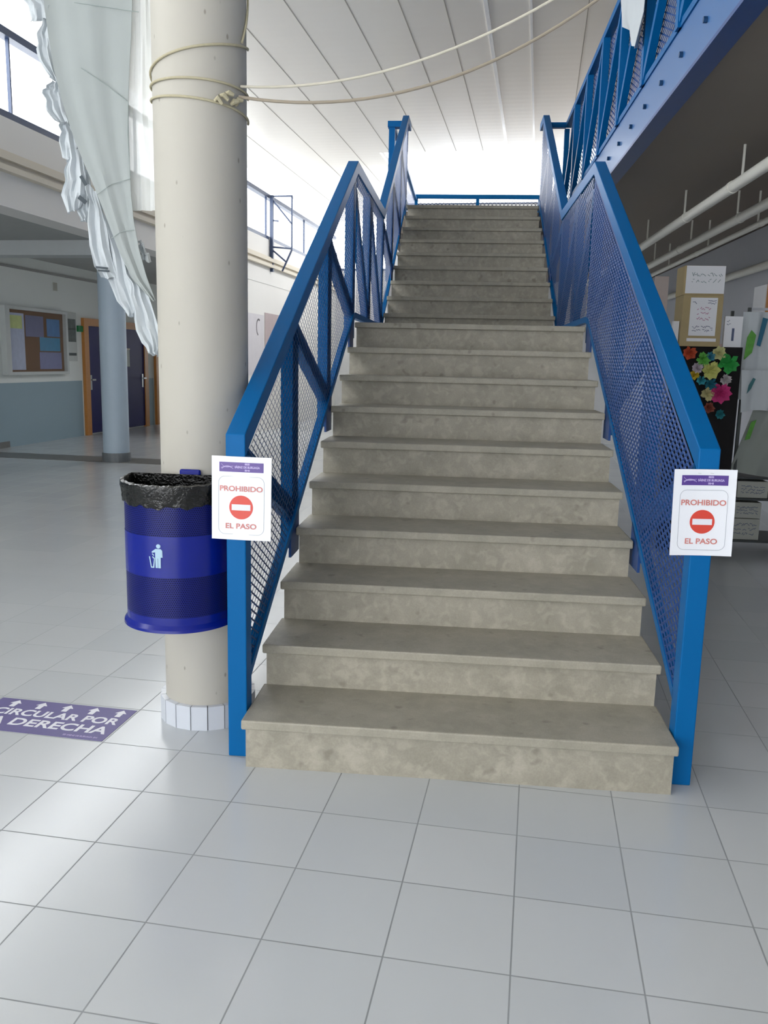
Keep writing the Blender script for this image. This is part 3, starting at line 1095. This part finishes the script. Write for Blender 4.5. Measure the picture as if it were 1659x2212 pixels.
MB().prism([(SX0, SY0), (SX1, SY0), (SX1, SY1), (SX0, SY1)], lambda x, y, d: bw(x, y, d), 0.0002, 0.0014).build('vinyl', PURPLE_F, fs_)
for i in range(5):
    cx = -1.962 + i * 0.1240
    cy = 0.29
    ar = MB().prism([(cx - 0.012, cy - 0.033), (cx + 0.012, cy - 0.033), (cx + 0.012, cy + 0.002), (cx + 0.026, cy + 0.002), (cx, cy + 0.034), (cx - 0.026, cy + 0.002), (cx - 0.012, cy + 0.002)], Pf, 0.0004, 0.0009)
    ar.build('arrow', WHITEP, fs_)
for body, y, x0, x1, sz in (('CIRCULAR POR', 0.207, -2.008, -1.432, 0.082), ('LA DERECHA', 0.118, -2.012, -1.434, 0.092)):
    text_mb(body, sz, lambda X, Y, d, y=y, x0=x0, x1=x1: Pf((x0 + x1) / 2 + X, y + Y, 0.0004 + d * 0.0005), 1, 0.0022, 1.0, x1 - x0).build('lettering', WHITEP, fs_)
text_mb('IES SÁENZ DE BURUAGA BHI', 0.016, lambda X, Y, d: Pf(-1.52 + X, 0.052 + Y, 0.0004 + d * 0.0005), 1, 0.0003, 1.0, 0.15).build('lettering', LILAC, fs_)

# ------------------------------------------------------------------ hanging white banner
YBN = 0.47


def bz(px, py, y=YBN):
    """point of the hanging cloth plane seen at a pixel of the 1659 x 2212 frame (fixed once, in metres)"""
    d = Ff + Rr * (px - 829.5) / 1827.2 - Uu * (py - 1106) / 1827.2
    c = Vector((-0.01825528, -2.9041892, 1.52095607))
    return c + d * ((y - c.y) / d.y)


def outline_sheet(name, L, Rt, material, parent, nv=60, nu=14, wav=0.01, fr=5.0, y0=YBN, th=0.003, seed=0, jag=0.0):
    """cloth between two edge lines (lists of points top to bottom), rippled in depth"""
    def inter(P, t):
        s = t * (len(P) - 1)
        i = min(int(s), len(P) - 2)
        return P[i].lerp(P[i + 1], s - i)

    def fn(u, v):
        a, b = inter(L, v), inter(Rt, v)
        p = a.lerp(b, u)
        ph = seed * 1.7
        if jag:
            k = 1.2 * (abs((v * (2.6 + seed % 3) + seed * 0.37 + 0.4 * math.sin(5 * v)) % 1.0 - 0.5) - 0.25)
            p = p + Vector((jag * k * (1 - u), 0, jag * 0.25 * math.sin(v * 14 + 9 * u + seed) * (0.3 + u)))
        p = p + Vector((0, wav * math.sin(fr * u * PI + 2 * v + ph) + wav * 0.5 * math.sin(fr * 2.3 * u * PI - 5 * v + ph), 0))
        return p
    return MB().sheet(fn, nu, nv, (0, th, 0)).build(name, material, parent, smooth=True)


bp_ = thing('hanging_banner', 'long white cloth banner hanging beside the column, tattered left edge', 'banner', bz(200, 300))
Lm = [bz(*p) for p in ((88, -60), (94, 0), (104, 75), (116, 150), (136, 225), (160, 302), (183, 358), (207, 415), (230, 475), (254, 540), (284, 604), (330, 652))]
Rm = [bz(*p) for p in ((286, -60), (285, 0), (283, 75), (279, 150), (277, 225), (279, 302), (281, 358), (284, 415), (290, 475), (302, 540), (318, 598), (337, 648))]
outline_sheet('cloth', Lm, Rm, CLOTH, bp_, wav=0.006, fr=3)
Lv = [bz(*p, 0.50) for p in ((280, -60), (280, 100), (272, 250), (278, 330), (286, 455))]
Rv = [bz(*p, 0.50) for p in ((328, -60), (331, 100), (337, 250), (341, 330), (338, 455))]
lab(outline_sheet('veil', Lv, Rv, VEIL, bp_, wav=0.006, fr=4, seed=2), 'sheer white strip on the column side')
frills = [([(30, -60), (45, -10), (60, 10), (62, 48)], [(90, -60), (93, -10), (97, 10), (92, 40)]),
          ([(96, 30), (80, 70), (76, 105), (90, 135), (105, 165), (112, 170)], [(99, 30), (104, 70), (108, 105), (114, 140), (118, 165), (122, 180)]),
          ([(114, 175), (93, 195), (100, 230), (118, 262), (132, 265)], [(120, 175), (124, 195), (132, 230), (140, 262), (142, 270)]),
          ([(133, 262), (131, 300), (133, 340), (142, 348)], [(140, 262), (152, 300), (156, 330), (150, 345)]),
          ([(148, 320), (138, 380), (134, 420), (142, 462), (150, 460)], [(162, 320), (172, 380), (170, 420), (160, 440), (158, 450)]),
          ([(172, 350), (170, 400), (168, 450), (174, 478), (180, 480)], [(180, 370), (186, 400), (187, 440), (186, 465), (183, 478)]),
          ([(188, 395), (193, 450), (194, 530), (202, 575), (222, 600)], [(200, 420), (216, 480), (224, 540), (236, 585), (240, 602)]),
          ([(215, 455), (222, 510), (232, 590), (250, 650), (272, 680), (278, 684)], [(228, 470), (262, 545), (280, 610), (288, 650), (284, 676), (280, 686)]),
          ([(262, 570), (280, 620), (288, 690), (305, 740), (320, 762), (328, 768)], [(275, 575), (305, 625), (328, 690), (336, 720), (334, 750), (330, 768)]),
          ([(300, 520), (303, 545), (306, 560)], [(306, 520), (318, 545), (326, 566)]),
          ]
for k, (a, b) in enumerate(frills):
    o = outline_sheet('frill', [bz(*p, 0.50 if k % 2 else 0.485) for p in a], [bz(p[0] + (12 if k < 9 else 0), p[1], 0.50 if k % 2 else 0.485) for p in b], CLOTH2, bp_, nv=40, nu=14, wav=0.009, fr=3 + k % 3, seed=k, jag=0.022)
for (a, b, w_) in (((207, 577), (233, 580), 0.004), ((212, 584), (236, 586), 0.0035), ((174, 380), (186, 400), 0.006), ((170, 425), (186, 438), 0.008)):
    p, q = bz(*a, 0.468), bz(*b, 0.468)
    lab(MB().bar(p, q, (0, 1, 0), 0.002, w_ * 2).build('ink_mark', mat('banner_ink', (70, 78, 84), 0.8), bp_), 'dark writing mark on the cloth')
# folded seams on the cloth
for pts in (((175, 147), (225, 180), (274, 218)), ((277, 220), (276, 290), (281, 380)), ((210, 420), (240, 398), (281, 386)), ((240, 515), (262, 500), (290, 497)), ((160, 5), (220, 14), (300, 26))):
    MB().tube([bz(*p, 0.462) for p in pts], 0.0014, 6).build('crease', mat('crease_grey', (150, 160, 158), 0.9), bp_)

# cloth over the gallery rail
gc = thing('draped_cloth', 'white cloth scrap hanging over the gallery railing at the top edge', 'cloth', (1.06, 3.6, 3.7))
Lg = [Vector((1.085, 4.30, 4.55)), Vector((1.07, 4.34, 4.30)), Vector((1.08, 4.30, 4.10)), Vector((1.09, 3.95, 3.95)), Vector((1.085, 3.62, 3.74))]
Rg = [Vector((1.085, 3.22, 4.55)), Vector((1.06, 3.22, 4.30)), Vector((1.05, 3.20, 4.05)), Vector((1.06, 3.22, 3.80)), Vector((1.07, 3.45, 3.66))]


def drape(u, v):
    s = v * 4
    i = min(int(s), 3)
    a, b = Lg[i].lerp(Lg[i + 1], s - i), Rg[i].lerp(Rg[i + 1], s - i)
    p = a.lerp(b, u)
    return p + Vector((0.02 * math.sin(7 * u + 3 * v) - 0.012, 0, 0))


MB().sheet(drape, 16, 16, (0.003, 0, 0)).build('cloth', CLOTH2, gc, smooth=True)

# ------------------------------------------------------------------ pipes under the gallery
for k, (x, z, r, lb) in enumerate(((1.955, 2.885, 0.042, 'upper cream pipe hung under the gallery, nearest to the stairs'),
                                   (2.43, 2.885, 0.042, 'cream pipe hung under the gallery beside the upper pipe'),
                                   (2.62, 2.84, 0.028, 'thin cream pipe hung under the gallery, nearest to the right wall'))):
    p = thing('overhead_pipe', lb, 'pipe', (x, 4.0, z - r), 'pipes under the gallery')
    MB().tube([(x, -4.0, z), (x, 12.5, z)], r, 20).build('pipe', PIPE, p, smooth=True)
    for y in (1.0, 3.85, 5.52, 7.15, 9.0):
        MB().tube([(x, y, z + r * 0.8), (x, y, 3.15)], 0.010, 8).build('hanger_rod', PIPE, p)
    for y in (4.05, 5.4, 7.6):
        MB().tube([(x, y, z), (x, y + 0.05, z)], r * 1.12, 20).build('coupling', PIPE, p)
tag(MB().tube([(3.24, 0.5, 2.66), (3.24, 12.0, 2.66)], 0.045, 16).build('wall_pipe', PIPE, smooth=True), 'thick grey pipe running along the right wall under the gallery', 'pipe')

# ------------------------------------------------------------------ display under the gallery
ds_ = thing('display_stand', 'tall stand draped in black cloth with coloured paper flowers', 'display stand', (1.93, 4.45, 0))
n = 24


def blackdrape(u, v):
    return Vector((1.66 + 0.56 * u, 4.32 + 0.018 * math.sin(u * 26) * v, 1.70 - 1.69 * v))


MB().sheet(blackdrape, 48, 10, (0, 0.01, 0)).build('black_cloth', DARKCLOTH, ds_, smooth=True)
MB().box((1.67, 4.36, 0.0), (2.21, 4.76, 1.69)).build('stand_body', DARKFRAME, ds_)


def paper_flower(cx, cz, r, rgb, seed, label):
    rnd = random.Random(seed)
    mb = MB()
    c = Vector((cx, 4.27, cz))
    pn = 7 + seed % 4
    r *= 1.2
    for ring_, (rr, lift) in enumerate(((1.0, 0.012), (0.68, 0.03), (0.38, 0.045))):
        for k in range(pn):
            a = 2 * PI * (k + 0.5 * ring_) / pn + rnd.uniform(-0.28, 0.28)
            w = rnd.uniform(0.35, 0.6)
            tip = c + Vector((math.cos(a) * r * rr, -lift - rnd.uniform(0, 0.02), math.sin(a) * r * rr))
            l_ = c + Vector((math.cos(a - w) * r * rr * 0.75, -lift * 0.5, math.sin(a - w) * r * rr * 0.75))
            r_ = c + Vector((math.cos(a + w) * r * rr * 0.75, -lift * 0.5 - 0.012, math.sin(a + w) * r * rr * 0.75))
            t = Vector((0, 0.0012, 0))
            mb.add([c, l_, tip, r_, c + t, l_ + t, tip + t, r_ + t], [(0, 1, 2, 3), (7, 6, 5, 4), (0, 4, 5, 1), (1, 5, 6, 2), (2, 6, 7, 3), (3, 7, 4, 0)])
    o = mb.build('paper_flower', mat('paper_%d_%d_%d' % rgb, rgb, 0.7, var=0.15, scale=30))
    tag(o, label, 'paper flower', 'paper flowers pinned on the black cloth')


for i, a in enumerate(((1.79, 1.645, 0.05, (196, 84, 52), 'orange-red paper flower at the top left of the black cloth'),
                       (1.90, 1.60, 0.05, (110, 190, 84), 'light green paper flower beside the orange-red one'),
                       (1.955, 1.62, 0.035, (70, 150, 176), 'small blue paper flower on the light green one'),
                       (2.02, 1.65, 0.05, (206, 206, 150), 'cream paper flower at the top of the black cloth'),
                       (2.10, 1.57, 0.075, (48, 160, 72), 'large bright green paper flower at the top right'),
                       (1.97, 1.51, 0.065, (206, 208, 120), 'pale yellow paper flower left of the large green one'),
                       (1.86, 1.53, 0.04, (200, 190, 200), 'pale lilac paper flower under the orange-red one'),
                       (1.84, 1.47, 0.035, (214, 190, 60), 'small yellow paper flower near the railing'),
                       (1.90, 1.43, 0.035, (60, 160, 176), 'small turquoise paper flower near the railing'),
                       (1.98, 1.40, 0.045, (36, 120, 140), 'teal paper flower in the middle of the black cloth'),
                       (2.09, 1.44, 0.04, (196, 190, 190), 'greyish white paper flower below the large green one'),
                       (2.06, 1.33, 0.075, (196, 50, 120), 'large magenta paper flower on the right of the cloth'),
                       (1.96, 1.32, 0.05, (198, 190, 140), 'beige paper flower left of the magenta one'),
                       (1.98, 1.21, 0.04, (150, 80, 66), 'dull brown-red paper flower under the beige one'),
                       (2.07, 1.16, 0.035, (50, 140, 150), 'small turquoise paper flower low on the cloth'))):
    paper_flower(a[0], a[1], a[2], a[3], i, a[4])


def scribble(parent, x0, x1, z0, z1, y, rows, m_, seed, w=0.004):
    """unreadable handwriting as thin strokes"""
    rnd = random.Random(seed)
    mb = MB()
    for r in range(rows):
        z = z1 - (z1 - z0) * (r + 0.5) / rows
        x = x0
        hh = (z1 - z0) / rows * 0.35
        while x < x1:
            dx = rnd.uniform(0.008, 0.02)
            mb.bar((x, y, z + rnd.uniform(-hh, hh)), (min(x + dx, x1 + 0.005), y, z + rnd.uniform(-hh, hh)), (0, 1, 0), 0.0012, w)
            x += dx
            if rnd.random() < 0.18:
                x += 0.014
    mb.build('writing', m_, parent)


bx_ = thing('carton', 'tan display carton with a framed paper drawing standing on the black stand', 'box', (1.87, 4.45, 1.70))
MB().box((1.715, 4.30, 1.70), (2.03, 4.56, 2.105)).build('carton_body', CARD, bx_, bevel=0.004)
MB().box((1.775, 4.296, 1.785), (1.985, 4.2995, 2.085)).build('paper', PAPER, bx_)
scribble(bx_, 1.80, 1.96, 1.81, 1.87, 4.295, 2, INK, 3)
scribble(bx_, 1.83, 1.93, 1.90, 2.02, 4.295, 3, PINKINK, 4, 0.006)
scribble(bx_, 1.79, 1.82, 2.03, 2.06, 4.295, 1, INK, 5)
scribble(bx_, 1.91, 1.97, 2.03, 2.07, 4.295, 2, INK, 6)
MB().box((1.765, 4.294, 1.74), (1.995, 4.2995, 1.765)).build('paper_strip', PAPER, bx_)
b2 = thing('carton', 'white-fronted carton topmost of the stack on the black stand', 'box', (1.87, 4.45, 2.105))
MB().box((1.71, 4.31, 2.105), (2.03, 4.56, 2.335)).build('carton_body', CARD, b2, bevel=0.004)
MB().box((1.725, 4.305, 2.118), (2.028, 4.3095, 2.333)).build('paper', PAPER, b2)
scribble(b2, 1.77, 2.0, 2.19, 2.29, 4.3035, 2, INKG, 8, 0.005)
cd = thing('paper_card', 'white card with drawing standing right of the tan carton', 'card', (2.13, 4.35, 1.70))
MB().box((2.065, 4.33, 1.70), (2.205, 4.36, 1.945)).build('card', PAPER, cd)
scribble(cd, 2.08, 2.11, 1.87, 1.92, 4.328, 2, INK, 9)
MB().box((2.125, 4.327, 1.75), (2.143, 4.3295, 1.85)).build('drawing', INK, cd)
cd = thing('paper_card', 'white card half hidden by the railing left of the tan carton', 'card', (1.68, 4.38, 1.70))
MB().box((1.665, 4.35, 1.70), (1.71, 4.40, 1.90)).build('card', PAPER, cd)

# rack with white printed cloths
rk = thing('clothes_rack', 'dark metal rack with low shelf standing right of the black stand', 'rack', (2.65, 4.6, 0))
for x, y in ((2.27, 4.40), (3.10, 4.40), (2.27, 4.85), (3.10, 4.85)):
    MB().box((x - 0.012, y - 0.012, 0.06), (x + 0.012, y + 0.012, 2.02)).build('upright', DARKFRAME, rk)
    MB().tube([(x - 0.012, y, 0.03), (x + 0.012, y, 0.03)], 0.03, 12).build('castor', DARKCLOTH, rk)
for z in (0.08, 0.44, 0.62):
    MB().box((2.25, 4.38, z), (3.12, 4.87, z + 0.018)).build('shelf', DARKFRAME, rk)
MB().box((2.26, 4.39, 2.0), (3.11, 4.41, 2.02)).build('rail', CHROME, rk)


def hung(x0, x1, z0, z1, y, m_, name, label, seed, amp=0.012, slant=0.0):
    t = thing(name, label, 'cloth', ((x0 + x1) / 2, y, z0), None)

    def fn(u, v):
        return Vector((x0 + (x1 - x0) * u + slant * v, y + amp * math.sin(9 * u + seed + 2 * v) + 0.003 * math.sin(23 * u), z1 - (z1 - z0) * v - 0.02 * math.sin(3 * u + seed) * v))
    MB().sheet(fn, 24, 12, (0, 0.004, 0)).build('fabric', m_, t, smooth=True)
    return t


h1 = hung(2.215, 2.46, 1.30, 1.985, 4.36, CLOTH2, 'hanging_shirt', 'white cloth with green and blue print hanging highest on the rack', 1)
MB().prism([(2.24, 1.60), (2.30, 1.66), (2.32, 1.80), (2.28, 1.84), (2.25, 1.78)], lambda x, z, d: Vector((x, 4.335 - d, z)), 0, 0.002).build('green_print', mat('leaf_green', (96, 160, 70), 0.8, var=0.3, scale=30), h1)
MB().prism([(2.33, 1.72), (2.36, 1.71), (2.40, 1.93), (2.36, 1.94)], lambda x, z, d: Vector((x, 4.335 - d, z)), 0, 0.002).build('blue_print', mat('petrol_blue', (46, 104, 130), 0.8, var=0.2), h1)
h2 = hung(2.22, 2.50, 1.18, 1.52, 4.30, CLOTH2, 'hanging_shirt', 'white cloth with dark leaf print hanging in front on the rack', 3, 0.015, 0.02)
MB().prism([(2.27, 1.33), (2.30, 1.37), (2.33, 1.45), (2.31, 1.46), (2.28, 1.40)], lambda x, z, d: Vector((x, 4.275 - d, z)), 0, 0.002).build('leaf_print', mat('dark_teal', (60, 110, 116), 0.8), h2)
h3 = hung(2.36, 2.80, 0.66, 1.2, 4.37, mat('grey_sheet', (150, 156, 150), 0.85, var=0.05), 'hanging_sheet', 'grey sheet hanging low on the rack above the shelves', 5, 0.02, -0.14)
MB().prism([(2.31, 0.95), (2.35, 1.10), (2.39, 1.12), (2.35, 0.96)], lambda x, z, d: Vector((x, 4.34 - d, z)), 0, 0.002).build('green_print', MATS['leaf_green'], h3)
for k, (x0, x1, z0, z1, lb) in enumerate(((2.31, 2.56, 0.46, 0.60, 'flat pale box on the upper shelf of the rack'),
                                          (2.29, 2.52, 0.285, 0.42, 'pale box with blue scribbles, upper one of the lowest shelf'),
                                          (2.28, 2.52, 0.10, 0.28, 'pale box with blue scribbles, lowest on the rack'))):
    b = thing('paper_box', lb, 'box', ((x0 + x1) / 2, 4.5, z0), 'decorated boxes on the rack')
    MB().box((x0, 4.40, z0), (x1, 4.70, z1)).build('box_body', mat('pale_grey_card', (176, 178, 170), 0.7, var=0.05), b, bevel=0.003)
    scribble(b, x0 + 0.03, x1 - 0.03, z0 + 0.03, z1 - 0.03, 4.398, 3, INK, 20 + k, 0.004)
# wall board and door at the right
wb = thing('wall_panel', 'brown wooden panel with pale edge on the right wall', 'panel', (3.28, 6.6, 1.9))
MB().box((3.25, 6.0, 1.9), (3.29, 7.0, 2.5)).build('board', OAK, wb)
MB().box((3.24, 7.0, 1.9), (3.29, 7.4, 2.45)).build('edge_strip', PAPER, wb)
tag(MB().box((3.22, 5.5, 1.80), (3.295, 9.5, 1.84)).build('wall_ledge', mat('pinkish_ledge', (190, 160, 156), 0.6)), 'narrow pinkish ledge along the right wall', 'ledge')
ps = thing('wall_poster', 'pale pink poster hanging far back under the gallery', 'poster', (2.6, 9.0, 2.2))
MB().box((2.46, 9.0, 2.15), (2.64, 9.02, 2.72)).build('sheet', mat('pale_pink_paper', (250, 232, 224), 0.6), ps)

# ------------------------------------------------------------------ left aisle things
def bthing(name, label, cat, bx, by, z, group=None):
    return thing(name, label, cat, bw(bx, by, z), group)


def bbox(mb, a, b):
    return mb.box(a, b, Bt)


nb_ = bthing('notice_board', 'glazed notice board in a white frame on the aisle wall', 'notice board', XA, 10.5, 1.17)
fr = MB()
bbox(fr, (XA, 9.58, 1.17), (XA + 0.10, 11.42, 1.22))
bbox(fr, (XA, 9.58, 2.22), (XA + 0.10, 11.42, 2.27))
bbox(fr, (XA, 9.58, 1.22), (XA + 0.10, 9.70, 2.22))
bbox(fr, (XA, 11.36, 1.22), (XA + 0.10, 11.42, 2.22))
fr.build('frame', mat('board_frame', (196, 200, 198), 0.4), nb_)
bbox(MB(), (XA, 9.7, 1.22), (XA + 0.03, 11.36, 2.22)).build('cork_board', mat('cork', (128, 96, 70), 0.8, var=0.1, scale=30), nb_)
for (y0, y1, z0, z1, c, lb) in ((9.74, 10.18, 1.25, 2.17, (196, 204, 228), 'blue sheet, paled for the reflections in the glass'), (10.22, 10.75, 1.80, 2.15, (122, 124, 160), 'grey-blue sheet'),
                                (10.60, 11.28, 1.26, 1.55, (136, 140, 180), 'lilac-grey sheet'), (10.62, 11.25, 1.57, 1.80, (80, 150, 190), 'blue landscape sheet'),
                                (10.85, 11.25, 1.82, 2.12, (90, 140, 195), 'blue sheet'), (9.76, 10.12, 1.92, 2.13, (214, 226, 150), 'yellow-green sheet, brightened for the reflections in the glass')):  # glass reflections put into the lighter colours of the first and last sheet
    lab(bbox(MB(), (XA + 0.03, y0, z0), (XA + 0.034 + 0.003 * (y0 > 10.7 or y0 == 9.76), y1, z1)).build('notice', mat('notice_%d_%d_%d' % c, c, 0.6, var=0.15, scale=14), nb_), lb)
bbox(MB(), (XA + 0.088, 9.7, 1.22), (XA + 0.092, 11.36, 2.22)).build('glass_door', GLASS, nb_)
po = bthing('wall_poster', 'narrow black and white poster strip right of the notice board', 'poster', XA, 11.75, 1.45)
bbox(MB(), (XA, 11.44, 1.40), (XA + 0.012, 11.86, 2.28)).build('sheet', mat('poster_white', (196, 200, 196), 0.6), po)
for z0, z1 in ((2.02, 2.16), (1.80, 1.99)):
    bbox(MB(), (XA + 0.012, 11.47, z0 - 0.05), (XA + 0.014, 11.83, z1)).build('photograph', mat('grey_photo', (96, 104, 102), 0.6, var=0.7, scale=9), po)
bbox(MB(), (XA + 0.012, 11.47, 1.50), (XA + 0.014, 11.83, 1.55)).build('caption', mat('caption_grey', (80, 88, 88), 0.6), po)
e1 = bthing('emergency_sign', 'small green emergency sign left of the nearest aisle door', 'sign', -8.24, 12.0, 1.93)
bbox(MB(), (-8.244, 11.88, 1.94), (-8.21, 12.045, 2.05)).build('plate', GREEN, e1)
e2 = bthing('emergency_sign', 'small green emergency sign above the grey box by the second door', 'sign', -8.24, 13.4, 1.8)
bbox(MB(), (-8.244, 13.33, 1.72), (-8.20, 13.47, 1.95)).build('plate', GREEN, e2)
jb = bthing('junction_box', 'grey box with a small shelf on top beside the second aisle door', 'box', -8.2, 13.55, 1.3)
bbox(MB(), (-8.24, 13.35, 1.30), (-8.12, 13.70, 1.64)).build('housing', GREYBOX, jb)
bbox(MB(), (-8.24, 13.33, 1.64), (-8.10, 13.68, 1.67)).build('cover', mat('beige_plastic', (190, 184, 160), 0.5), jb)
wp = bthing('wall_notice', 'small pale plate high on the aisle wall', 'plate', -8.24, 11.2, 2.66)
bbox(MB(), (-8.248, 11.15, 2.62), (-8.235, 11.27, 2.76)).build('plate', mat('beige_plate', (170, 170, 160), 0.6), wp)
tl_ = bthing('ceiling_lamp', 'short grey tube lamp under the aisle ceiling, left of the blue column', 'lamp', -6.1, 9.3, 2.95)
bbox(MB(), (-7.0, 9.5, 2.98), (-6.0, 9.62, 3.085)).build('housing', GREYBOX, tl_)

# posters on the white wall beyond
XW = XL - 0.01
p1 = bthing('wall_poster', 'tall pale poster of a smiling woman on the white wall', 'poster', XW, 13.9, 1.3)
bbox(MB(), (XW, 13.45, 1.2), (XW + 0.01, 14.55, 2.42)).build('sheet', mat('poster_pale', (206, 202, 206), 0.6, var=0.08, scale=5), p1)
hair = MB()
for k in range(12):
    a0 = math.radians(60 + k * 16)
    a1 = math.radians(60 + (k + 1.2) * 16)
    hair.bar(bw(XW + 0.012, 14.2 + 0.14 * math.cos(a0), 2.16 + 0.16 * math.sin(a0)), bw(XW + 0.012, 14.2 + 0.14 * math.cos(a1), 2.16 + 0.16 * math.sin(a1)), bw(1, 0, 0), 0.002, 0.035)
lab(hair.build('printed_hair', mat('hair_print', (96, 92, 96), 0.7), p1), 'dark printed hair')
p2 = bthing('wall_poster', 'dull pink poster right of the tall pale poster', 'poster', XW, 15.1, 1.4)
bbox(MB(), (XW, 14.62, 1.3), (XW + 0.01, 15.7, 2.48)).build('sheet', mat('poster_pink', (176, 160, 160), 0.6, var=0.1, scale=6), p2)
